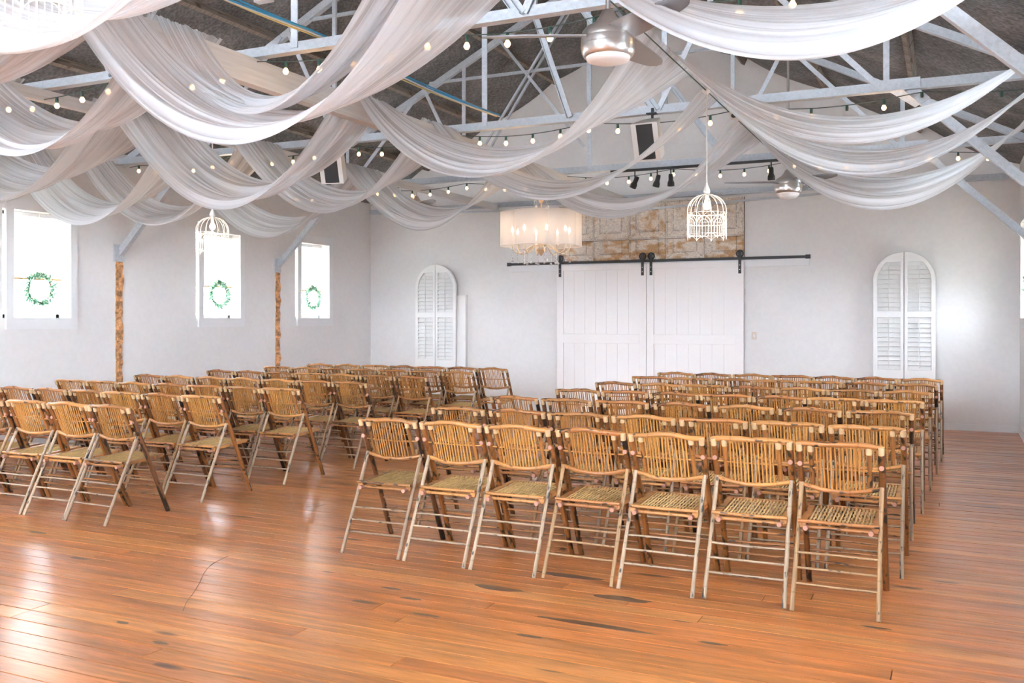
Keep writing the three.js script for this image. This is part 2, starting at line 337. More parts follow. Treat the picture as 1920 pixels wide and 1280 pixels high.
{ // ragged strips of bare brick left in the plaster under two trusses
  const brickMap = tex(128, 512, (x, y) => { const v = 1 + 0.5 * (noise(x * 12, y * 60, 12, 60) - 0.5) + 0.3 * (noise(x * 40, y * 150, 40, 150) - 0.5); return [196 * v, 146 * v, 102 * v]; });
  const mat = std({ map: rep(brickMap, 2, 0.5), roughness: 0.95 });
  const spots = [[8.73, 2.33, 'ragged bare brick strip in the white wall between the two nearer wreath windows'], [11.86, 2.36, 'ragged bare brick strip in the white wall beside the farthest wreath window']];
  for (const [zc, top, label] of spots) {
    const L = [], R = [];
    for (let y = 0.09; y <= top; y += 0.03) { L.push([zc - 0.055 + 0.012 * noise(y * 9, zc), y]); R.push([zc + 0.045 + 0.045 * Math.pow(noise(y * 13 + 5, zc * 2), 2) + 0.01 * noise(y * 50, 7), y]); }
    const s = new THREE.Shape([...L, ...R.reverse()].map((p) => new THREE.Vector2(...p)));
    const g = new THREE.ExtrudeGeometry(s, { depth: 0.012, bevelEnabled: false }); g.rotateY(Math.PI / 2); g.translate(XL, 0, 0);
    const m = new THREE.Mesh(boxUV(g), mat); m.name = numbered('brick_strip'); scene.add(m); tag(m, label, 'brick strip', 'bare brick strips');
  }
}

// ------------------------------------------------------------------ roof timbers and steel trusses
const TIE = 3.57;
{
  const us = [1.55, 2.8, 4.03];
  const words = { 1.55: 'highest', 2.8: 'middle', 4.03: 'lowest' };
  for (const s of [-1, 1]) for (const u of us) {
    const x = XC + s * u; const g = box(0.05, 0.10, ZF - ZB - 0.02); g.rotateZ(-s * Math.atan(PITCH)); g.translate(x, roofY(x) - 0.09, (ZF + ZB) / 2);
    const m = new THREE.Mesh(g, M.purlin); m.name = numbered('purlin'); scene.add(m);
    tag(m, 'weathered timber purlin, ' + words[u] + ' one under the dark cloth on the ' + (s < 0 ? 'wreath window' : 'plain wall') + ' side', 'purlin', 'roof purlins');
  }
  const rg = box(0.05, 0.14, ZF - ZB - 0.02, XC, RIDGE - 0.12, (ZF + ZB) / 2); const rm = new THREE.Mesh(rg, M.purlin); rm.name = 'ridge_board'; scene.add(rm);
  tag(rm, 'weathered timber ridge board at the peak of the roof', 'ridge board');
  // painted box beam under the ties, along the hall
  const bm = new THREE.Mesh(bevelBox(0.09, 0.20, 16.7, 0.006, -4.72, 3.40, -6.1), M.beam); bm.name = 'box_beam'; scene.add(bm);
  tag(bm, 'white painted timber beam running lengthwise under the steel ties', 'beam');
  const sm = new THREE.Mesh(box(0.07, 0.10, 16.0, -7.0, 3.46, -6.35), M.beam); sm.name = 'side_beam'; scene.add(sm);
  tag(sm, 'thin grey white timber rail carrying drapes nearest the wreath windows', 'beam');
  const wr = new THREE.Mesh(rod(V(-1.87, 3.50, ZF - 0.05), V(-1.87, 3.50, ZB + 0.02), 0.005), M.wire); wr.name = 'hanging_wire'; scene.add(wr);
  tag(wr, 'dark taut wire along the hall that the drapes by the plain wall hang from', 'wire');

  const chord = (x) => roofY(x) - 0.19;
  const names = { '-5.6': 'galvanised steel roof truss nearest the camera, with fan blades below it', '-8.73': 'galvanised steel roof truss carrying the two loudspeakers', '-11.85': 'galvanised steel roof truss with the black track spotlights', '-2.48': 'galvanised steel roof truss overhead, mostly out of frame', '0.65': 'galvanised steel roof truss behind the camera' };
  for (const z of [-5.6, -8.73, -11.85, -2.48, 0.65]) {
    const o = thing('roof_truss', names[String(z)], 'truss', [0, 0, z], 'steel roof trusses');
    const P = (u, y, dz = 0) => V(XC + u, y, dz);
    const Y = (u) => chord(XC + u);
    for (const s of [-1, 1]) {
      part(o, 'top_chord', angle(P(0, Y(0)), P(s * 5.24, Y(s * 5.24)), 0.085, 0.06, 0.008, V(0, 1, 0), 1), M.steel);
      part(o, 'web_bar', angle(P(0.02 * s, Y(0), 0.03), P(s * 1.87, TIE, 0.03), 0.042, 0.03, 0.006, V(0, 1, 0), s), M.steel);
      part(o, 'web_bar', angle(P(0.02 * s, Y(0), -0.06), P(s * 1.80, TIE, -0.06), 0.042, 0.03, 0.006, V(0, 1, 0), s), M.steel);
      part(o, 'web_bar', bar(P(s * 1.87, TIE, 0.02), P(s * 2.55, Y(s * 2.55), 0.02), 0.05, 0.012), M.steel);
      part(o, 'web_post', bar(P(s * 1.92, TIE, -0.02), P(s * 1.92, Y(1.92), -0.02), 0.05, 0.03, V(1, 0, 0)), M.steel);
      part(o, 'web_bar', bar(P(s * 2.65, Y(2.65), 0.02), P(s * 3.85, TIE, 0.02), 0.05, 0.012), M.steel);
      part(o, 'web_post', bar(P(s * 3.9, TIE, 0.02), P(s * 3.9, Y(3.9), 0.02), 0.05, 0.012, V(1, 0, 0)), M.steel);
      part(o, 'knee_brace', angle(P(s * 4.06, TIE - 0.02, 0.012), P(s * 5.255, 2.40, 0.012), 0.085, 0.06, 0.009, V(0, 1, 0), 1), M.steel);
      const gp = new THREE.Shape([[0, 0.06], [0.34, 0.06], [0.34, -0.05], [0.42, -0.13], [0.30, -0.20], [0.1, -0.05], [0, -0.05]].map(([a, b]) => new THREE.Vector2(a, b)));
      const gg = new THREE.ExtrudeGeometry(gp, { depth: 0.01, bevelEnabled: false }); gg.translate(3.83, TIE, 0.02); if (s < 0) gg.scale(-1, 1, 1); gg.translate(XC, 0, 0);
      const gi = boxUV(gg); if (s < 0) { const a = gi.attributes; for (const k of ['position', 'normal', 'uv']) { const t = a[k], w = t.itemSize; for (let i = 0; i < t.count; i += 3) for (let c = 0; c < w; c++) { const q = t.array[(i + 1) * w + c]; t.array[(i + 1) * w + c] = t.array[(i + 2) * w + c]; t.array[(i + 2) * w + c] = q; } } }
      part(o, 'gusset_plate', gi, M.steel);
      part(o, 'wall_plate', box(0.03, 0.22, 0.16, XC + s * 5.25, 2.40, 0.01), M.steel);
    }
    part(o, 'bottom_tie', angle(P(-5.26, TIE), P(5.26, TIE), 0.095, 0.07, 0.009, V(0, 1, 0), 1), M.steel);
    part(o, 'king_post', angle(P(0, TIE, 0.01), P(0, Y(0), 0.01), 0.06, 0.05, 0.008, V(1, 0, 0), 1), M.steel);
    part(o, 'collar_tie', angle(P(-2.5, 5.0, -0.03), P(2.5, 5.0, -0.03), 0.045, 0.04, 0.006, V(0, 1, 0), 1), M.steel);
    if (z === -8.73) part(o, 'web_bar', angle(P(0.05, Y(0), 0.05), P(0.97, TIE, 0.05), 0.055, 0.035, 0.006), M.steel);
    if (z === -11.85) part(o, 'web_bar', bar(P(-1.35, Y(1.35), 0.04), P(-0.05, TIE + 0.3, 0.04), 0.04, 0.012), M.steel);
  }
  // flat tie lying against the gable wall
  const wt = thing('wall_tie', 'grey steel tie running along the gable wall above the tin panels', 'steel tie', [0, 0, ZB + 0.12]);
  part(wt, 'tie_bar', angle(V(XL + 0.05, 3.5, 0), V(XR - 0.05, 3.5, 0), 0.09, 0.08, 0.009), M.steel);
  part(wt, 'tie_bar', bar(V(XL + 1.3, 3.44, 0.02), V(XC, 3.30, 0.02), 0.03, 0.03), M.steel);
  part(wt, 'tie_bar', bar(V(XR - 1.3, 3.44, 0.02), V(XC, 3.30, 0.02), 0.03, 0.03), M.steel);
  // bundle of cables lying on the ties
  const cb = thing('cable_bundle', 'bundle of white, blue and yellow cables lying along the roof ties', 'cables');
  for (const [m, dx, dy, nm] of [[M.cable, 0, 0.012, 'white_cable'], [M.cable, 0.02, 0.0, 'white_cable'], [M.blue, 0.012, 0.02, 'blue_cable'], [M.blue, 0.03, 0.012, 'blue_cable'], [M.yellow, -0.015, 0.0, 'yellow_cable']]) {
    const pts = []; for (let z = 1; z >= -8.8; z -= 0.26) { const q = ((z + 20.6 - 0.02 + 0.65) / 3.12) % 1; pts.push(V(-4.2 + dx + 0.012 * noise(z * 1.3 + dx * 90, 4), TIE + 0.07 + dy - 0.09 * 4 * q * (1 - q) * noise(dx * 77, z * 0.3 + 8), z)); }
    part(cb, nm, tube(pts, 0.007, 5), m);
  }
  const jb = thing('junction_box', 'pale metal junction box on the nearest truss beside the cable bundle', 'junction box', [-4.62, 4.02, -5.52]);
  part(jb, 'box_body', bevelBox(0.14, 0.2, 0.08, 0.008), M.foil); part(jb, 'box_lid', bevelBox(0.12, 0.18, 0.01, 0.003, 0, 0, 0.045), M.foil);
}

// ------------------------------------------------------------------ sheer drapes
const L0 = XL + 0.05, L1 = -7.0, L2 = -4.72, L3 = -1.87, L4 = XR - 0.05;
// o: x0,x1 ends; y0,y1 heights; zc0,zc1 centres at the ends; we gathered width; wm width in mid swag; s0,s1 sag of near and far edge
function drape(label, o) {
  const NU = 48, NV = 110, ph = rnd() * 9, pos = [], uv = [], idx = [];
  for (let j = 0; j <= NV; j++) {
    const v = j / NV;
    for (let i = 0; i <= NU; i++) {
      const u = i / NU, b = 4 * u * (1 - u), env = Math.pow(Math.sin(Math.PI * u), 0.8);
      const wd0 = o.we0 ?? o.we ?? 0.8, wd1 = o.we1 ?? o.we ?? 0.8, ends = wd0 + (wd1 - wd0) * u, width = ends + ((o.wm ?? 0.6) - ends) * env;
      const x = o.x0 + (o.x1 - o.x0) * u, zc = o.z0 + (o.z1 - o.z0) * u;
      let z = zc + (0.5 - v) * width, y = (o.y0 ?? 3.56) + ((o.y1 ?? 3.56) - (o.y0 ?? 3.56)) * u;
      y -= (o.s0 + (o.s1 - o.s0) * v) * b;
      const e = 0.25 + 0.75 * env;
      y -= 0.075 * e * (noise(v * 6 + ph + 0.4 * u, u * 1.3 + ph) - 0.5) + 0.035 * e * (noise(v * 17 + ph * 2 + 0.3 * u, u * 2 + ph) - 0.5) + 0.014 * (noise(v * 42 + ph * 3, u * 2) - 0.5);
      z += 0.08 * e * (noise(v * 7 + ph * 5, u * 1.3 + 3) - 0.5) + 0.03 * e * (noise(v * 21 + ph * 4, u * 2 + ph) - 0.5);
      pos.push(x, y, z); uv.push(u, v);
    }
  }
  const row = NU + 1;
  for (let j = 0; j < NV; j++) for (let i = 0; i < NU; i++) { const a = j * row + i; idx.push(a, a + 1, a + row, a + 1, a + row + 1, a + row); }
  const g = new THREE.BufferGeometry(); g.setAttribute('position', new THREE.Float32BufferAttribute(pos, 3)); g.setAttribute('uv', new THREE.Float32BufferAttribute(uv, 2)); g.setIndex(idx); g.computeVertexNormals();
  const m = new THREE.Mesh(g, M.tulle[o.k ?? Math.floor(rnd() * 4)]); m.name = numbered('sheer_drape'); m.castShadow = m.receiveShadow = true; scene.add(m);
  return tag(m, label, 'drape', 'white tulle swags');
}
{
  const span = (a, b) => ({ x0: a, x1: b });
  // centre span, rail to wire
  drape('white tulle swag filling the upper left corner behind the nearest birdcage', { ...span(L2, L3), z0: -2.95, z1: -2.85, s0: 0.92, s1: 0.5, wm: 0.8, we: 1.0 });
  drape('wide sheer bluish tulle swag, lowest across the top left, bulbs glowing through it', { ...span(L2, L3), z0: -4.1, z1: -4.05, s0: 1.06, s1: 0.82, wm: 0.6, we0: 0.65, we1: 1.05 });
  drape('narrow sheer tulle swag lying over the white lengthwise beam', { ...span(L2, L3), z0: -4.78, z1: -3.5, s0: 0.86, s1: 0.72, wm: 0.35, we0: 0.42, we1: 0.45 });
  drape('broad white tulle swag hanging left and below the near fan', { ...span(L2, L3), z0: -7.1, z1: -6.75, s0: 0.9, s1: 0.5, wm: 0.95, we0: 0.5, we1: 1.5 });
  drape('tulle swag below the loudspeaker nearest the white pendant cord', { ...span(L2, L3), z0: -8.4, z1: -8.15, s0: 0.88, s1: 0.6, wm: 0.65, we0: 0.5, we1: 0.6 });
  drape('tulle swag whose low point crosses the rusty tin panels above the barn doors', { ...span(L2, L3), z0: -10.3, z1: -9.85, s0: 0.88, s1: 0.58, wm: 0.8, we0: 0.5, we1: 1.6 });
  // wire to the plain wall
  drape('large bluish white tulle swag across the top right corner', { ...span(L3, L4), z0: -4.45, z1: -4.45, s0: 0.95, s1: 0.42, wm: 1.0, we: 1.0 });
  drape('tulle swag under the empty green sockets, upper one by the plain wall', { ...span(L3, L4), z0: -6.85, z1: -6.9, s0: 0.82, s1: 0.55, wm: 0.7, we0: 0.4, we1: 0.9 });
  drape('middle tulle swag by the plain wall, its low end left of the back fan', { ...span(L3, L4), z0: -7.9, z1: -8.1, s0: 0.86, s1: 0.62, wm: 0.6, we0: 0.45, we1: 0.9 });
  drape('lowest tulle swag by the plain wall, dipping towards the bright arched shutter', { ...span(L3, L4), z0: -10.1, z1: -9.7, s0: 0.95, s1: 0.55, wm: 1.1, we0: 0.7, we1: 1.7 });
  // beam to beam
  drape('sheer tulle swag at the left edge, tucked under the corner birdcage swag', { ...span(L1, L2), z0: -3.8, z1: -4.0, s0: 0.66, s1: 0.45, wm: 0.6, we: 0.7 });
  drape('sheer tulle swag at the left edge with string bulbs glowing through it', { ...span(L1, L2), z0: -4.75, z1: -4.85, s0: 0.86, s1: 0.5, wm: 0.8, we: 0.7 });
  drape('tulle swag sweeping down to the second birdcage cord from the white beam', { ...span(L1, L2), z0: -6.7, z1: -7.0, s0: 1.0, s1: 0.66, wm: 0.8, we0: 1.1, we1: 0.7 });
  drape('tulle swag in the centre left under the loudspeaker by the wreath windows', { ...span(L1, L2), z0: -8.2, z1: -8.35, s0: 0.88, s1: 0.6, wm: 0.7, we0: 0.9, we1: 0.7 });
  drape('tulle swag dipping in front of the back corner, under the small fan', { ...span(L1, L2), z0: -10.3, z1: -10.3, s0: 0.88, s1: 0.58, wm: 0.7, we0: 1.2, we1: 0.7 });
  // wreath window wall to beam
  drape('white tulle swag over the nearest wreath window at the left edge', { ...span(L0, L1), z0: -6.45, z1: -6.55, s0: 0.86, s1: 0.45, wm: 0.9, we: 1.0 });
  drape('tulle swag above the nearer bare brick strip', { ...span(L0, L1), z0: -7.35, z1: -7.3, s0: 0.98, s1: 0.7, wm: 0.6, we: 0.6 });
  drape('tulle swag just left of the second birdcage, against the wall', { ...span(L0, L1), z0: -8.3, z1: -8.3, s0: 0.92, s1: 0.66, wm: 0.6, we: 0.6 });
  drape('tulle swag between the second and third wreath windows', { ...span(L0, L1), z0: -10.3, z1: -10.3, s0: 0.9, s1: 0.6, wm: 0.7, we: 0.8 });
  drape('sheer tulle swag at the left edge, lower one beside the string bulbs', { ...span(L0, L1), z0: -4.9, z1: -5.0, s0: 0.84, s1: 0.5, wm: 0.7, we: 0.7 });
}

// ------------------------------------------------------------------ string lights under the ties
{
  const socketG = lathe([[0.0, 0.03], [0.012, 0.03], [0.013, 0], [0.011, -0.018], [0, -0.018]], 8), bulbG = lathe([[0, -0.066], [0.012, -0.062], [0.021, -0.048], [0.021, -0.038], [0.013, -0.022], [0.009, -0.016], [0, -0.016]], 10);
  const labels = { '-5.6': 'string of warm globe bulbs under the tie by the near fan', '-8.73': 'string of warm globe bulbs under the tie with the loudspeakers', '-11.85': 'string of warm globe bulbs under the tie by the track spotlights' };
  for (const z of [-5.6, -8.73, -11.85]) {
    const o = thing('string_light', labels[String(z)], 'string lights', [0, 0, z + 0.09], 'festoon strings');
    const yAt = (x) => TIE - 0.085 - 0.06 * Math.abs(Math.sin((x + 0.2) * Math.PI / 1.5));
    const pts = []; for (let x = XL + 0.3; x <= XR - 0.25; x += 0.1) pts.push(V(x, yAt(x), 0));
    part(o, 'wire', tube(pts, 0.0045, 5), M.wire);
    let k = 0;
    for (let x = XL + 0.45; x < XR - 0.3; x += 0.3, k++) {
      const s = part(o, 'socket', socketG, M.socket); s.position.set(x, yAt(x) - 0.03, 0);
      if (x > -1.2 && z === -8.73 && k % 2 === 0) continue;           // dead sockets by the plain wall
      const b = part(s, 'bulb', bulbG, M.bulb); b.castShadow = false;
      if (k % 12 === 5) { const p = new THREE.PointLight(new THREE.Color(1, 0.62, 0.3), 0.12); p.position.set(x, yAt(x) - 0.14, 0); o.add(p); }
    }
  }
}

// ------------------------------------------------------------------ ceiling fans
function fan(label, x, y, z, top, turn, withLight) {
  const o = thing('ceiling_fan', label, 'fan', [x, y, z], 'brushed nickel ceiling fans');
  part(o, 'motor_housing', lathe([[0.0, 0.15], [0.03, 0.15], [0.045, 0.12], [0.07, 0.085], [0.115, 0.06], [0.136, 0.035], [0.14, 0.008], [0.137, 0.004], [0.14, 0], [0.142, -0.03], [0.14, -0.034], [0.143, -0.038], [0.14, -0.07], [0.128, -0.092], [0.118, -0.096], [0.0, -0.096]], 40), M.nickel);
  part(o, 'light_lens', withLight === 'dome' ? lathe([[0.118, -0.094], [0.11, -0.12], [0.08, -0.145], [0.04, -0.156], [0, -0.158]], 32) : lathe([[0.117, -0.094], [0.112, -0.112], [0.08, -0.122], [0, -0.126]], 32), M.frost);
  part(o, 'downrod', rod(V(0, 0.14, 0), V(0, top - y - 0.06, 0), 0.0125, 10), M.nickel);
  part(o, 'ceiling_canopy', lathe([[0.0, 0], [0.02, 0], [0.045, 0.02], [0.055, 0.05], [0.05, 0.075], [0, 0.075]], 20, top - y - 0.075), M.nickel);
  for (let k = 0; k < 3; k++) {
    const NS = 16, pos = [], idx = [];
    for (let i = 0; i <= NS; i++) {
      const t = i / NS, r = 0.12 + t * 0.54, w = 0.085 - 0.045 * t * t - (t > 0.92 ? (t - 0.92) * 0.3 : 0), sweep = 0.03 * t * t, pitch = 0.25 - 0.06 * t;
      for (const [e, dy] of [[-1, 0.004], [1, 0.004], [1, -0.004], [-1, -0.004]]) pos.push(r, dy + e * w * Math.sin(pitch) + 0.018, e * w * Math.cos(pitch) + sweep);
    }
    for (let i = 0; i < NS; i++) for (let q = 0; q < 4; q++) { const a = i * 4 + q, b = i * 4 + (q + 1) % 4; idx.push(a, b, a + 4, b, b + 4, a + 4); }
    idx.push(0, 2, 1, 0, 3, 2); const e = NS * 4; idx.push(e, e + 1, e + 2, e, e + 2, e + 3);
    let g = new THREE.BufferGeometry(); g.setAttribute('position', new THREE.Float32BufferAttribute(pos, 3)); g.setIndex(idx); g = g.toNonIndexed(); g.computeVertexNormals();
    const m = part(o, 'blade', g, M.blade); m.rotation.y = turn + k * Math.PI * 2 / 3;
  }
}
fan('near brushed nickel ceiling fan with flat white lens at top centre', -1.62, 3.03, -4.65, 4.80, 3.58, 'flat');
fan('brushed nickel ceiling fan with white dome, near the right end of the black track', -1.53, 2.97, -10.1, 4.80, 3.58, 'dome');
fan('small far brushed nickel ceiling fan left of the chandelier', -7.06, 3.20, -11.78, 3.52, 3.6, 'flat');

// ------------------------------------------------------------------ birdcage pendants
function cage(label, x, z, bottom, hang) {
  const Ht = 0.46, R = 0.165, o = thing('birdcage_pendant', label, 'pendant lamp', [x, bottom, z], 'white birdcage pendants');
  const y0 = 0.045, yA = 0.135, yB = 0.225, dome = 0.215; const r = 0.0022;
  for (const y of [y0, yA, yB]) part(o, 'wire_ring', new THREE.TorusGeometry(R, 0.0027, 6, 48).rotateX(Math.PI / 2).translate(0, y, 0), M.cageWhite);
  for (let k = 0; k < 16; k++) {
    const a = k / 16 * Math.PI * 2, pts = []; for (let i = 0; i <= 10; i++) { const q = i / 10 * Math.PI / 2; const rad = R * Math.cos(q) + 0.018 * Math.sin(q); pts.push(V(Math.cos(a) * rad, yB + (dome - 0.02) * Math.sin(q) * 0.82, Math.sin(a) * rad)); }
    part(o, 'dome_wire', tube(pts, r, 5), M.cageWhite);
  }
  const low = []; for (let k = 0; k < 40; k++) { const a = k / 40 * Math.PI * 2; low.push(rod(V(Math.cos(a) * R, y0, Math.sin(a) * R), V(Math.cos(a) * R, yA, Math.sin(a) * R), 0.0019, 5)); }
  part(o, 'lower_bars', merge(low), M.cageWhite).userData.kind = 'stuff';
  for (let k = 0; k < 8; k++) {
    const a0 = k / 8 * Math.PI * 2, da = Math.PI / 4, at = (f, y) => V(Math.cos(a0 + f * da) * R, y, Math.sin(a0 + f * da) * R);
    part(o, 'upright_bar', rod(at(0, 0.0), at(0, yB), 0.003, 5), M.cageWhite);
    for (const [w, h] of [[0.5, 0.085], [0.34, 0.055]]) { const pts = []; for (let i = 0; i <= 8; i++) { const q = i / 8 * Math.PI; pts.push(at(0.5 - w * Math.cos(q), yA + 0.005 + h * Math.sin(q))); } part(o, 'arch_wire', tube(pts, r, 5), M.cageWhite); }
    { const pts = []; for (let i = 0; i <= 8; i++) { const q = i / 8; pts.push(at(q, 0.006 + (y0 - 0.008) * Math.pow(Math.sin(q * Math.PI), 0.7))); } part(o, 'scallop_wire', tube(pts, r, 5), M.cageWhite); }
  }
  part(o, 'cap', lathe([[0.0, 0.09], [0.006, 0.09], [0.01, 0.07], [0.022, 0.045], [0.03, 0.02], [0.026, 0], [0, 0]], 16, Ht - 0.065), M.cageWhite);
  part(o, 'socket', lathe([[0, 0.05], [0.018, 0.05], [0.018, 0], [0, 0]], 12, Ht - 0.115), M.cageWhite);
  const b = part(o, 'bulb', lathe([[0, 0.07], [0.014, 0.068], [0.016, 0.05], [0.03, 0.024], [0.032, 0.008], [0.022, -0.014], [0, -0.022]], 14, Ht - 0.185), M.bulbBig); b.castShadow = false;
  const p = new THREE.PointLight(new THREE.Color(1, 0.8, 0.55), 0.22); p.position.set(0, Ht - 0.24, 0); p.castShadow = true; o.add(p);
  part(o, 'cord', rod(V(0, Ht + 0.02, 0), V(0, hang - bottom, 0), 0.006, 6), M.cageWhite);
  part(o, 'hook_plate', lathe([[0, 0.03], [0.04, 0.03], [0.045, 0.0], [0.01, -0.03], [0, -0.03]], 14, hang - bottom), M.cageWhite);
}
cage('white wire birdcage pendant in front of the rusty tin panels', -1.87, -7.91, 2.235, 3.50);
cage('white wire birdcage pendant hanging before the second wreath window', -7.0, -7.55, 2.24, 3.43);
cage('white wire birdcage pendant cut off by the top left corner', -2.85, -2.2, 2.575, 5.42);

// ------------------------------------------------------------------ chandelier
{
  const o = thing('chandelier', 'drum chandelier with scalloped organza shade, candle bulbs and bead strands', 'chandelier', [-4.72, 2.70, -10.97]);
  const yaw = -YAW, NA = 144, R = (a) => 0.40 + 0.125 * Math.sqrt(Math.abs(Math.sin(3 * (a - yaw))) * 0.95 + 0.05);
  const pos = [], idx = [], uv = [];
  for (let k = 0; k <= NA; k++) { const a = k / NA * Math.PI * 2 - 0.0; const q = a + Math.PI / 2; for (const y of [-0.215, 0.215]) { pos.push(Math.sin(a) * R(a), y, Math.cos(a) * R(a)); uv.push(k / NA, y); } }
  for (let k = 0; k < NA; k++) { const a = k * 2; idx.push(a, a + 2, a + 1, a + 1, a + 2, a + 3); }
  const g = new THREE.BufferGeometry(); g.setAttribute('position', new THREE.Float32BufferAttribute(pos, 3)); g.setAttribute('uv', new THREE.Float32BufferAttribute(uv, 2)); g.setIndex(idx); g.computeVertexNormals();
  part(o, 'shade', g, M.organza);
  for (const y of [-0.215, 0.215]) { const pts = []; for (let k = 0; k <= NA; k++) { const a = k / NA * Math.PI * 2; pts.push(V(Math.sin(a) * R(a), y, Math.cos(a) * R(a))); } part(o, 'shade_rim', tube(pts, 0.006, 5), M.organza); }
  part(o, 'column', lathe([[0, 0.42], [0.012, 0.42], [0.012, 0.2], [0.02, 0.18], [0.03, 0.1], [0.018, 0.02], [0.022, -0.08], [0.035, -0.16], [0.03, -0.22], [0.045, -0.26], [0, -0.26]], 20), M.goldArm);
  part(o, 'finial', lathe([[0.058, -0.262], [0.056, -0.27], [0.03, -0.305], [0.008, -0.335], [0, -0.338], [0, -0.262]].reverse(), 20), M.brass);
  part(o, 'top_finial', lathe([[0, 0.53], [0.03, 0.53], [0.036, 0.50], [0.02, 0.47], [0.036, 0.44], [0.044, 0.40], [0.03, 0.36], [0.016, 0.34], [0, 0.34]].reverse(), 16), M.brass);
  part(o, 'hanging_rod', rod(V(0, 0.5, 0), V(0, 0.57, 0), 0.01, 8), M.goldArm);
  part(o, 'ceiling_canopy', lathe([[0, 0], [0.02, 0], [0.06, 0.03], [0.02, 0.05], [0, 0.05]].reverse(), 18, 0.55), M.brass);
  const beads = (x, y0, z, n) => { const list = []; for (let i = 0; i < n; i++) list.push(new THREE.IcosahedronGeometry(i === n - 1 ? 0.017 : 0.0075, 1).translate(x, y0 - i * 0.02 - (i === n - 1 ? 0.012 : 0), z)); return merge(list); };
  for (let k = 0; k < 8; k++) {
    const a = k / 8 * Math.PI * 2 + 0.2, c = Math.cos(a), s = Math.sin(a), pts = [];
    for (const [r, y] of [[0.03, -0.2], [0.09, -0.205], [0.16, -0.235], [0.22, -0.285], [0.29, -0.31], [0.345, -0.28], [0.37, -0.22], [0.37, -0.16]]) pts.push(V(c * r, y, s * r));
    const arm = part(o, 'arm', tube(new THREE.CatmullRomCurve3(pts).getPoints(24), 0.0085, 6), M.goldArm);
    part(o, 'candle_sleeve', lathe([[0, 0.12], [0.011, 0.12], [0.011, 0], [0.024, -0.005], [0.026, -0.015], [0, -0.015]].reverse(), 10, -0.16).translate(c * 0.37, 0, s * 0.37), M.frost);
    const b = part(o, 'candle_bulb', lathe([[0, 0], [0.009, 0.002], [0.016, 0.022], [0.012, 0.045], [0.004, 0.07], [0, 0.075]], 10, -0.04).translate(c * 0.37, 0, s * 0.37), M.candle); b.castShadow = false;
    part(o, 'bead_strand', beads(c * 0.37, -0.235, s * 0.37, 9), M.crystal);
    part(o, 'bead_strand', beads(c * 0.22, -0.30, s * 0.22, 7), M.crystal);
    if (k % 2 === 0) { const tp = [V(0, 0.33, 0), V(c * 0.05, 0.40, s * 0.05), V(c * 0.11, 0.385, s * 0.11)]; part(o, 'top_arm', tube(new THREE.CatmullRomCurve3(tp).getPoints(10), 0.005, 5), M.goldArm); part(o, 'bead_strand', beads(c * 0.11, 0.375, s * 0.11, 5), M.crystal); }
    if (k % 2 === 1) { const p = new THREE.PointLight(new THREE.Color(1, 0.7, 0.42), 0.07); p.position.set(c * 0.33, -0.0, s * 0.33); p.castShadow = k === 1; o.add(p); }
  }
}

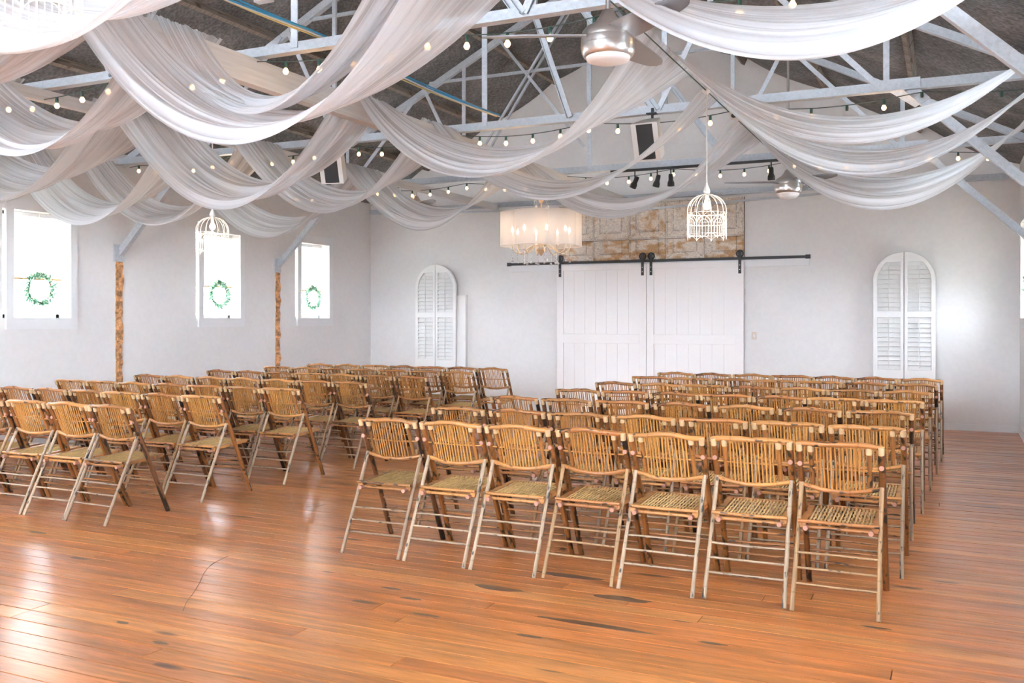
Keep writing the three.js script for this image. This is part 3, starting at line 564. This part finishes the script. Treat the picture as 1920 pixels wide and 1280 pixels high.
// ------------------------------------------------------------------ barn doors, rail, tin panels on the gable wall
{
  const zf = ZB;                                     // wall face
  // tin
  const tinMap = (s, rust) => tex(256, 256, (x, y) => {
    const n = noise(x * 3 + s, y * 3 + s) * 0.6 + noise(x * 9 + s, y * 9) * 0.3 + noise(x * 40, y * 40 + s) * 0.1, k = Math.max(0, Math.min(1, (n - rust) * 4)), f = noise(x * 44, y * 44 + s), q = 1 + 0.16 * (f - 0.5), d = noise(x * 14 + 5, y * 14 + s) > 0.9 ? 0.86 : 1;
    const hh = rust > 0.5 ? 0.6 : 0.335, ex = Math.min(x, 1 - x) * 0.606, ey = rust > 0.5 ? Math.min(y, 1 - y) * hh : y * hh, e = Math.min(ex, ey), seam = (Math.abs(e - 0.114) < 0.007 || Math.abs(e - 0.018) < 0.005 || (e > 0.02 && e < 0.11 && Math.abs(ex - ey) < 0.006)) && noise(x * 24, y * 24 + s) > 0.3 ? 0.8 : 1;
    const a = [226 * seam, 215 * seam, 202 * seam], b = [194 * seam, 154 * seam, 110 * seam]; return [0, 1, 2].map((i) => (a[i] + (b[i] - a[i]) * k) * q * d);
  });
  const matsTop = [1, 2, 3].map((s) => std({ map: tinMap(s * 7, 0.60), roughness: 0.7, metalness: 0.1 })), matsLow = [4, 5, 6].map((s) => std({ map: tinMap(s * 7, 0.42), roughness: 0.7, metalness: 0.1 }));
  const o = thing('tin_panel', 'rusty pressed tin ceiling tiles mounted above the sliding barn doors', 'tin panel', [-4.37, 2.49, zf + 0.03]);
  part(o, 'backing_board', box(3.06, 0.94, 0.03, 0, 0.47, -0.014), M.purlin);
  const NT = 5, tw = 3.06 / NT;
  for (let r = 0; r < 2; r++) for (let k = 0; k < NT; k++) {
    const h = r ? 0.60 : 0.335, y0 = r ? 0.34 : 0, w = tw - 0.006, N = 30, N2 = r ? 30 : 18;
    const g = new THREE.PlaneGeometry(w, h - 0.006, N, N2), p = g.attributes.position, uv = g.attributes.uv;
    for (let i = 0; i < p.count; i++) {
      const x = p.getX(i), yy = p.getY(i) + h / 2, yt = r ? yy : yy;     // lower row: the bottom part of a full tile
      const full = 0.60, ex = w / 2 - Math.abs(x), ey = r ? Math.min(yy, full - yy) : Math.min(yy, 9), e = Math.min(ex, ey);
      let z = 0.004;
      if (e < 0.014) z = 0.02; else if (e < 0.10) z = 0.005 + 0.03 * Math.max(0, noise(x * 30 + k * 7, yy * 30 + r * 9) - 0.35); else if (e < 0.128) z = 0.028; else z = 0.001;
      if (e > 0.02 && e < 0.10 && Math.abs(ex - ey) < 0.014) z = 0.024;
      z += 0.004 * noise(x * 4 + k * 3, yy * 4);
      p.setZ(i, z);
    }
    g.computeVertexNormals(); g.translate(-1.53 + tw * (k + 0.5), y0 + h / 2, 0.004);
    part(o, 'tin_tile', g, (r ? matsTop : matsLow)[(k + r) % 3]);
  }
  // rail
  const ra = thing('barn_door_rail', 'black iron sliding door rail across the gable wall', 'door rail', [0, 2.482, zf + 0.075]);
  part(ra, 'rail_bar', bevelBox(4.92, 0.042, 0.008, 0.002, -4.35, 0, 0), M.iron);
  for (const x of [-6.8, -1.9]) part(ra, 'end_stop', bevelBox(0.07, 0.06, 0.03, 0.004, x, 0, 0.004), M.iron);
  for (const x of [-6.4, -5.6, -4.7, -4.05, -3.3, -2.3]) part(ra, 'spacer_bolt', new THREE.CylinderGeometry(0.012, 0.012, 0.06, 10).rotateX(Math.PI / 2).translate(x, 0, -0.03), M.iron);
  const hb = new THREE.Mesh(bevelBox(4.95, 0.145, 0.028, 0.003, -4.36, 2.425, zf + 0.0145), M.trim); hb.name = 'rail_board'; scene.add(hb); tag(hb, 'white header board behind the black sliding door rail', 'board');
  // doors
  const mkDoor = (xa, xb, label, wheels) => {
    const d = thing('barn_door', label, 'door', [(xa + xb) / 2, 0.02, zf + 0.062], 'white sliding barn doors');
    const w = xb - xa - 0.008, h = 2.42, n = 7, sw = 0.115, fw = (w - 2 * sw) / n;
    for (let k = 0; k < n; k++) part(d, 'plank', bevelBox(fw - 0.001, h - 0.02, 0.022, 0.002, -w / 2 + sw + fw * (k + 0.5), h / 2, -0.004), M.door);
    part(d, 'backing_panel', box(w - 0.02, h - 0.02, 0.008, 0, h / 2, -0.018), M.door);
    for (const s of [-1, 1]) part(d, 'stile', bevelBox(sw, h, 0.04, 0.002, s * (w / 2 - sw / 2), h / 2, 0.008), M.door);
    for (const [y, hh] of [[h - 0.045, 0.09], [1.215, 0.15], [0.1, 0.2]]) part(d, 'cross_rail', bevelBox(w - 2 * sw, hh, 0.04, 0.002, 0, y, 0.008), M.door);
    for (const x of wheels) {
      const hg = new THREE.Group(); hg.name = 'roller_hanger'; hg.position.set(x - (xa + xb) / 2, h, 0.03); d.add(hg);
      part(hg, 'strap', bevelBox(0.045, 0.36, 0.007, 0.001, 0, -0.01, 0), M.iron);
      part(hg, 'wheel', new THREE.TorusGeometry(0.05, 0.011, 8, 28).translate(0, 0.115, -0.012), M.iron);
      const sp = []; for (let k = 0; k < 4; k++) sp.push(box(0.09, 0.008, 0.006).rotateZ(k * Math.PI / 4).translate(0, 0.115, -0.012)); sp.push(boxUV(new THREE.CylinderGeometry(0.016, 0.016, 0.03, 10).rotateX(Math.PI / 2).translate(0, 0.115, -0.01)));
      part(hg, 'wheel_spokes', merge(sp), M.iron);
      for (const y of [-0.06, -0.13]) part(hg, 'bolt', new THREE.CylinderGeometry(0.007, 0.007, 0.008, 8).rotateX(Math.PI / 2).translate(0, y, 0.006), M.nickel);
    }
  };
  mkDoor(-5.92, -4.375, 'white plank sliding barn door behind the chandelier, nearer the arched corner shutter', [-5.86, -4.44]);
  mkDoor(-4.375, -2.84, 'white plank sliding barn door below the birdcage pendant, beside the light switch', [-4.30, -2.90]);
  // switch plate
  const sw = thing('light_switch', 'small pale switch plate on the gable wall right of the barn doors', 'switch', [-2.70, 1.30, zf + 0.004]);
  part(sw, 'plate', bevelBox(0.075, 0.118, 0.008, 0.002), std({ color: new THREE.Color(0.75, 0.66, 0.58), roughness: 0.5 })); part(sw, 'toggle', bevelBox(0.02, 0.04, 0.014, 0.002, 0, 0, 0.006), M.frost);
}

// ------------------------------------------------------------------ arched louvred shutters
function shutter(label, xc) {
  const Wd = 0.82, y0 = 0.71, y1 = 2.51, Rr = Wd / 2, spring = y1 - Rr, t = 0.045, o = thing('arched_shutter', label, 'shutter', [xc, 0, ZB + 0.115], 'white arched shutters');
  const hw = Wd / 2 - 0.004, fr = 0.05;
  for (const s of [-1, 1]) {
    const arcPts = (r, n, inner) => { const a = []; for (let k = 0; k <= n; k++) { const q = k / n * Math.PI / 2; a.push([Math.cos(q) * r, spring + Math.sin(q) * r]); } return a; };
    const outer = [[0.008, y0], [hw, y0], ...arcPts(hw, 16), [0.008, spring + hw]];
    const inArc = hw - fr; const mid = 1.62, mh = 0.075;
    const qx = 0.045;
    const topHole = []; { const n = 14; topHole.push([qx, mid + mh / 2], [hw - fr, mid + mh / 2]); for (let k = 0; k <= n; k++) { const q = k / n * Math.acos(qx / inArc) * 0.93; topHole.push([Math.cos(q) * inArc, Math.min(spring + Math.sin(q) * inArc, y1 - 0.14)]); } topHole.push([qx, y1 - 0.14]); }
    const lowHole = rect(qx, hw - fr, y0 + 0.12, mid - mh / 2);
    const sh = new THREE.Shape(outer.map((p) => new THREE.Vector2(...p)));
    for (const h of [topHole, lowHole]) sh.holes.push(new THREE.Path(h.map((p) => new THREE.Vector2(...p))));
    let g = new THREE.ExtrudeGeometry(sh, { depth: t - 0.006, bevelEnabled: true, bevelSize: 0.003, bevelThickness: 0.003, bevelSegments: 1, curveSegments: 1 }); g.translate(0, 0, -t / 2 + 0.003);
    if (s < 0) g.rotateY(Math.PI);
    const leaf = new THREE.Group(); leaf.name = 'shutter_leaf'; o.add(leaf);
    part(leaf, 'leaf_frame', g, M.shutter);
    const louvre = (ya, yb) => {
      for (let y = ya; y < yb; y += 0.066) {
        let xm = hw - fr; if (y + 0.02 > spring) xm = Math.min(xm, Math.sqrt(Math.max(0.001, inArc * inArc - (y + 0.03 - spring) ** 2)));
        if (xm - qx < 0.05) continue;
        const lw = xm - qx, g2 = bevelBox(lw, 0.070, 0.008, 0.003); g2.rotateX(-0.52); g2.translate(s * (qx + lw / 2), y, 0); part(leaf, 'louvre', g2, M.shutter);
      }
    };
    louvre(y0 + 0.155, mid - mh / 2 - 0.01); louvre(mid + mh / 2 + 0.035, y1 - 0.17);
    const cx = s * (qx + (hw - fr - qx) / 2) ;
    for (const [a, b] of [[y0 + 0.15, mid - 0.06], [mid + 0.06, y1 - 0.15]]) part(leaf, 'tilt_rod', bevelBox(0.012, b - a, 0.012, 0.002, cx, (a + b) / 2, 0.034), M.shutter);
  }
  // casing that carries the leaves off the wall
  const cs = merge([box(0.03, 1.2, 0.09, -hw + 0.03, y0 + 0.6, -0.07), box(0.03, 1.2, 0.09, hw - 0.03, y0 + 0.6, -0.07), box(Wd - 0.1, 0.03, 0.09, 0, y0 + 0.015, -0.07)]);
  part(o, 'standoff_box', cs, M.shutter);
  const back = new THREE.Shape(); back.moveTo(-hw + 0.02, y0 + 0.01); back.lineTo(hw - 0.02, y0 + 0.01); back.lineTo(hw - 0.02, spring); back.absarc(0, spring, hw - 0.02, 0, Math.PI, false); back.closePath();
  part(o, 'back_board', new THREE.ExtrudeGeometry(back, { depth: 0.01, bevelEnabled: false, curveSegments: 24 }).translate(0, 0, -0.04), M.shutter);
  return o;
}
shutter('white arched louvred shutter on the gable wall near the wreath window corner', -8.215);
shutter('white arched louvred shutter on the gable wall beside the bright daylight patch', -0.583);
{ const m = thing('window_casing', 'white box casing low behind the corner arched shutter', 'casing', [-7.74, 1.335, ZB + 0.04]); part(m, 'side_board', bevelBox(0.20, 1.24, 0.08, 0.004), M.shutter); part(m, 'cap_board', bevelBox(0.21, 0.02, 0.085, 0.003, 0, 0.625, 0.002), M.shutter); }

// ------------------------------------------------------------------ blinds and wreaths in the windows
{
  const slatsMap = tex(128, 256, (x, y) => { const q = (y * 40) % 1, a = q < 0.16 ? 246 : 255; const w = (x * 5) % 1; return w < 0.05 ? [255, 255, 255] : [a, a, a]; }, false);
  const colMap = tex(128, 256, (x, y) => { const v = 1 + 0.3 * (noise(x * 4, y * 120, 4, 120) - 0.5); const w = (x * 5) % 1 < 0.06 ? 0.8 : 1; return [232 * v * w, 214 * v * w, 186 * v * w]; });
  M.blind = phys({ map: colMap, alphaMap: slatsMap, transparent: true, transmission: 0.17, thickness: 0, roughness: 0.95, side: THREE.DoubleSide });
  const leafMat = std({ color: new THREE.Color(0.2, 0.4, 0.25), roughness: 0.7, side: THREE.DoubleSide }), twig = std({ color: new THREE.Color(0.2, 0.13, 0.07), roughness: 0.9 }), bloom = std({ color: new THREE.Color(0.7, 0.76, 0.68), roughness: 0.8, side: THREE.DoubleSide });
  const where = { 7.61: 'nearest', 10.6: 'middle', 12.82: 'farthest', 13.5: 'right wall' };
  const leafG = (() => { const s = new THREE.Shape(); s.moveTo(0, 0); s.quadraticCurveTo(0.012, 0.016, 0, 0.04); s.quadraticCurveTo(-0.012, 0.016, 0, 0); const g = new THREE.ShapeGeometry(s, 3); const p = g.attributes.position; for (let i = 0; i < p.count; i++) p.setZ(i, Math.abs(p.getX(i)) * 0.4 - 4 * p.getY(i) ** 2); g.computeVertexNormals(); return g.toNonIndexed(); })();
  for (const [x, z, inw] of [[XL, 7.61, 1], [XL, 10.6, 1], [XL, 12.82, 1], [XR, 13.5, -1]]) {
    const nm = where[z]; { const bl = thing('bamboo_blind', 'woven bamboo blind half lowered in the ' + nm + (z !== 13.5 ? ' wreath window' : ' window by the bright shutter'), 'blind', [x - inw * 0.14, 0, -z], 'bamboo window blinds');
    const g = new THREE.PlaneGeometry(2 * HW - 0.02, 0.78, 1, 1); g.rotateY(inw * Math.PI / 2); g.translate(0, 2.81 - 0.39, 0); part(bl, 'woven_panel', g, M.blind);
    part(bl, 'head_rail', box(0.03, 0.04, 2 * HW - 0.02, 0, 2.785, 0), M.trim); part(bl, 'bottom_bar', rod(V(0, 2.03, -HW + 0.01), V(0, 2.03, HW - 0.01), 0.011, 8), M.rail[0]); }
    const wr = thing('wreath', 'green leafy wreath hanging in the ' + nm + ' window' + (z !== 13.5 ? ' below its blind' : ', just in view at the edge'), 'wreath', [x - inw * 0.035, 1.91, -z], 'window wreaths');
    const ring = new THREE.TorusGeometry(0.155, 0.009, 6, 40); ring.rotateY(Math.PI / 2); part(wr, 'twig_ring', ring, twig);
    const lv = [], fl = [];
    for (let i = 0; i < 800; i++) {
      const a = rnd() * Math.PI * 2, dense = a > 0.3 && a < 1.2 ? 0.55 : 1; if (rnd() > dense) continue; const c = leafG.clone(), sc = rr(0.9, 1.7); c.scale(sc, sc, sc);
      c.applyMatrix4(new THREE.Matrix4().makeRotationFromEuler(new THREE.Euler(rr(-1.2, 1.2), rr(-1.5, 1.5), a - Math.PI / 2 + rr(-1.4, 1.4))));
      const r = 0.155 + rr(-0.03, 0.03); c.translate(Math.cos(a) * r, Math.sin(a) * r, rr(-0.02, 0.02)); (rnd() < 0.16 ? fl : lv).push(c);
    }
    const turnY = (q) => merge(q).rotateY(Math.PI / 2);
    part(wr, 'foliage', turnY(lv), leafMat).userData.kind = 'stuff'; part(wr, 'pale_sprigs', turnY(fl), bloom).userData.kind = 'stuff';
    part(wr, 'hanging_cord', rod(V(0, 0.155, 0), V(0, 0.90, 0), 0.0025, 5), M.cable);
  }
}

// ------------------------------------------------------------------ loudspeakers, track spots, camera
function speaker(label, x, z, turn) {
  const o = thing('loudspeaker', label, 'loudspeaker', [x, 3.27, z], 'loudspeakers under the truss'); o.rotation.y = turn;
  const w = 0.24, h = 0.36, d = 0.24, s = new THREE.Shape(); s.moveTo(-w * 0.3, -d / 2); s.lineTo(w * 0.3, -d / 2); s.lineTo(w / 2, d / 2); s.lineTo(-w / 2, d / 2); s.closePath();
  const g = new THREE.ExtrudeGeometry(s, { depth: h - 0.02, bevelEnabled: true, bevelSize: 0.01, bevelThickness: 0.01, bevelSegments: 2 }); g.translate(0, 0, -h / 2 + 0.01); g.rotateX(Math.PI / 2);
  const inner = new THREE.Group(); inner.name = 'cabinet'; inner.rotation.x = 0.35; o.add(inner);
  part(inner, 'cabinet_shell', g, M.cageWhite); const gr = new THREE.CylinderGeometry(0.3, 0.3, h - 0.03, 18, 1, false, -0.36, 0.72); gr.translate(0, 0, -0.16); part(inner, 'grille', gr, M.black);
  part(o, 'bracket', merge([box(0.02, 0.22, 0.02, 0, 0.2, -0.06), box(0.1, 0.012, 0.06, 0, 0.255, -0.05)]), M.iron);
}
speaker('white loudspeaker with dark grille under the truss near the wreath window side', -6.22, -8.62, 0.27);
speaker('white loudspeaker with dark grille under the truss near the white pendant cord', -2.58, -8.62, -0.06);
{
  const o = thing('track_light', 'black ceiling track with three spotlights in front of the gable wall', 'track light', [0, 3.50, -11.74]);
  part(o, 'track', box(2.6, 0.03, 0.04, -2.75, 0, 0), M.black);
  for (const [x, a, b] of [[-3.72, 0.5, 0.2], [-3.42, 0.3, 0.15], [-3.24, 0.05, 0.25], [-1.98, 0.0, 0.1]]) {
    const h = new THREE.Group(); h.name = 'spot_head'; h.position.set(x, -0.02, 0.0); o.add(h);
    part(h, 'stem', rod(V(0, 0.01, 0), V(0, -0.10, 0), 0.008, 8), M.black);
    const c = part(h, 'lamp_can', lathe([[0, 0.08], [0.026, 0.08], [0.03, 0.05], [0.03, 0], [0.043, -0.03], [0.045, -0.075], [0.04, -0.078], [0.036, -0.05], [0, -0.04]].reverse(), 20), M.black); c.position.y = -0.14; c.rotation.set(b, 0, -a);
  }
  const k = thing('security_camera', 'white dome security camera under the truss beside the crossing drapes', 'camera', [-1.76, 3.44, -8.60]);
  part(k, 'camera_body', lathe([[0, 0.04], [0.05, 0.04], [0.065, 0.02], [0.066, -0.01], [0.05, -0.05], [0.02, -0.068], [0, -0.07]].reverse(), 20), M.frost);
  const l = part(k, 'lens', lathe([[0, 0.012], [0.02, 0.012], [0.026, 0], [0, 0]].reverse(), 16), M.black); l.position.set(-0.012, -0.03, 0.055); l.rotation.x = 1.3;
}

// ------------------------------------------------------------------ bamboo folding chairs
function makeChair(k) {
  const o = new THREE.Group(), A = M.slat[k % 3], Rl = M.rail[k % 3], Lg = M.leg[k % 3], Po = M.post[k % 3], Up = M.upright[k % 3], Se = M.seat[k % 3];
  const jig = (a) => rr(-a, a);
  const topBow = (t) => V(0, 0.016 * Math.sin(Math.PI * t) + 0.004 * Math.sin(t * 9 + k), 0.035 * Math.sin(Math.PI * t));
  const lowBow = (t) => V(0, -0.028 * Math.sin(Math.PI * t), 0.04 * Math.sin(Math.PI * t));
  const hx = 0.214, yT = 0.865, zT = 0.10, yB = 0.635, zB = 0.0;
  const postZ = (y) => 0.10 - 0.40 * (0.88 - y) / 0.88;
  const rail = (y, z, bow, r) => { const pts = []; for (let i = 0; i <= 12; i++) { const t = i / 12, b = bow(t); pts.push(V(-hx - 0.012 + (2 * hx + 0.024) * t, y + b.y + jig(0.0015), z + b.z)); } return tube(pts, (t) => r * (1 + 0.10 * Math.sin(t * 23 + k * 2)), 8); };
  part(o, 'top_rail', rail(yT, postZ(yT), topBow, 0.0155), Rl);
  part(o, 'bottom_rail', rail(yB, postZ(yB) + 0.012, lowBow, 0.0135), Rl);
  for (const s of [-1, 1]) {
    part(o, 'front_leg', tube([V(s * hx, 0.86, postZ(0.86)), V(s * (hx + 0.001), 0.6, postZ(0.6)), V(s * (hx - 0.002), 0.3, postZ(0.3)), V(s * hx, 0, postZ(0))], (t) => 0.0185 * (1 + 0.06 * Math.sin(t * 17 + k + s)), 8), Po);
    part(o, 'back_upright', tube([V(s * (hx - 0.062), yT - 0.004, postZ(yT) + 0.010), V(s * (hx - 0.062), yB, postZ(yB) + 0.016)], 0.0145, 8), Up);
    const zr = (y) => postZ(0.635) + 0.022 + (0.64 - y) / 0.64 * 0.315;
    part(o, 'rear_leg', tube([V(s * (hx - 0.002), 0.64, zr(0.64)), V(s * (hx - 0.001), 0.35, zr(0.35)), V(s * (hx + 0.004), 0, zr(0))], (t) => 0.0125 * (1 + 0.05 * Math.sin(t * 19 + k)), 8), Lg);
    part(o, 'dowel', new THREE.CylinderGeometry(0.0135, 0.0135, 0.03, 12).rotateX(Math.PI / 2).translate(s * hx, 0.755, postZ(0.755) + 0.016), M.dowel);
    for (const [x, y] of [[hx, yT], [hx - 0.062, yT], [hx - 0.062, yB]]) part(o, 'rattan_binding', tube([V(s * x, y + (y > 0.7 ? 0.008 : -0.004), postZ(y) + 0.012), V(s * x, y - (y > 0.7 ? 0.035 : -0.035), postZ(y - 0.02) + 0.010)], (t) => 0.0185 - 0.002 * t, 8), M.bind);
  }
  const n = 13, sx = hx - 0.082;
  for (let i = 0; i < n; i++) {
    const t = (i + 0.5) / n, x = -sx + 2 * sx * t, tt = (x + hx) / (2 * hx), a = topBow(tt), b = lowBow(tt), lean = jig(0.006);
    part(o, 'back_slat', tube([V(x + lean, yT - 0.008 + a.y, postZ(yT) + a.z), V(x + jig(0.003), (yT + yB) / 2, (postZ(yT) + postZ(yB)) / 2 + (a.z + b.z) / 2 + 0.008), V(x, yB + b.y, postZ(yB) + 0.012 + b.z)], 0.0049 * rr(0.85, 1.15), 5), A);
  }
  { const y = 0.735, pts = []; for (let i = 0; i <= 8; i++) { const t = i / 8; pts.push(V(-hx + 2 * hx * t, y, postZ(y) + 0.004 + 0.036 * Math.sin(Math.PI * t))); } part(o, 'back_cross_rail', tube(pts, 0.0055, 6), A); }
  const zr = (y) => postZ(0.635) + 0.022 + (0.64 - y) / 0.64 * 0.315;
  for (const y of [0.285, 0.21, 0.135]) part(o, 'rear_rung', tube([V(-hx, y, zr(y)), V(0, y + jig(0.003), zr(y)), V(hx, y, zr(y))], 0.0072, 6), Lg);
  for (const y of [0.29, 0.215, 0.14]) part(o, 'front_rung', tube([V(-hx, y, postZ(y)), V(hx, y + jig(0.003), postZ(y))], 0.0072, 6), Up);
  // seat, a little higher in front
  const sb = 0.145, sf = -0.255, yb = 0.440, yf = 0.462, yAt = (z) => yb + (yf - yb) * (sb - z) / (sb - sf), sxo = 0.188;
  part(o, 'seat_back_rail', tube([V(-hx + 0.004, yb + 0.012, sb + 0.005), V(0, yb + 0.010, sb + 0.008), V(hx - 0.004, yb + 0.012, sb + 0.005)], 0.010, 8), Rl);
  part(o, 'seat_support_rail', tube([V(-hx + 0.012, yb - 0.022, sb - 0.012), V(hx - 0.012, yb - 0.022, sb - 0.012)], 0.0105, 8), Rl);
  part(o, 'seat_front_rail', along(box(2 * sxo + 0.03, 0.018, 0.034), V(-sxo - 0.015, yf, sf), V(sxo + 0.015, yf, sf)), Rl);
  for (const s of [-1, 1]) {
    part(o, 'seat_side_rail', along(box(sb - sf, 0.024, 0.036), V(s * sxo, yAt(sb) - 0.004, sb), V(s * sxo, yAt(sf) - 0.004, sf)), Rl);
    part(o, 'seat_peg', new THREE.CylinderGeometry(0.0135, 0.0135, 0.045, 12).rotateX(Math.PI / 2).translate(s * (hx - 0.045), yb - 0.022, sb + 0.014), M.dowel);
  }
  const sl = [], ns = 17;
  for (let i = 0; i < ns; i++) {
    const x = -sxo + 0.022 + (2 * sxo - 0.044) * (i + 0.5) / ns, pts = [];
    for (let j = 0; j <= 10; j++) { const z = sf + 0.012 + (sb - sf - 0.016) * j / 10; pts.push(V(x + ((j & 1) ? 0.0022 : -0.0022), yAt(z) + 0.004 + (((i + j) & 1) ? 0.0028 : -0.0022), z)); }
    sl.push(tube(pts, 0.0058, 4, null, false));
  }
  for (let j = 0; j < 5; j++) { const z = sf + 0.05 + j * 0.075; sl.push(along(box(2 * sxo, 0.003, 0.008), V(-sxo, yAt(z) - 0.0035, z), V(sxo, yAt(z) - 0.0035, z))); }
  part(o, 'seat_weave', merge(sl), Se).userData.kind = 'stuff';
  return o;
}
{
  const protos = [0, 1, 2, 3, 4].map(makeChair);
  const ord = ['first', 'second', 'third', 'fourth', 'fifth', 'sixth', 'seventh'];
  const rowWord = ['nearest row', 'second row', 'third row', 'middle row', 'fifth row', 'sixth row', 'row nearest the gable wall'];
  const rowsR = [[5.20, -3.71, -0.30], [6.11, -3.66, -0.23], [7.16, -3.68, -0.22], [8.18, -3.46, -0.18], [9.27, -3.45, -0.14], [10.33, -3.38, -0.10], [11.25, -3.34, -0.06]];
  const rowsL = [[5.10, -9.14, -5.74], [6.10, -9.10, -5.74], [7.08, -9.05, -5.66], [8.13, -8.98, -5.58], [9.25, -8.90, -5.50], [10.3, -8.82, -5.45], [11.2, -8.74, -5.40]];
  let n = 0;
  for (const [blk, rows] of [['plain wall side', rowsR], ['wreath window side', rowsL]]) rows.forEach(([zf, xa, xb], r) => {
    for (let i = 0; i < 7; i++) {
      const pitch = (xb - xa) / 7, x = xa + pitch * (i + 0.5), fromAisle = blk === 'plain wall side' ? i : 6 - i;
      const c = protos[Math.floor(rnd() * 5)].clone(); c.name = numbered('bamboo_folding_chair'); scene.add(c);
      // zf is the line of the rear feet; those stand 0.32 behind the chair's origin
      c.position.set(x + rr(-0.003, 0.003), 0, -(zf + 0.315) + rr(-0.015, 0.015)); c.rotation.y = rr(-0.02, 0.02);
      tag(c, ord[fromAisle] + ' bamboo folding chair from the aisle, ' + rowWord[r] + ', ' + blk, 'chair', 'bamboo chairs in rows, ' + blk);
    }
  });
}
renderer.render(scene, camera);
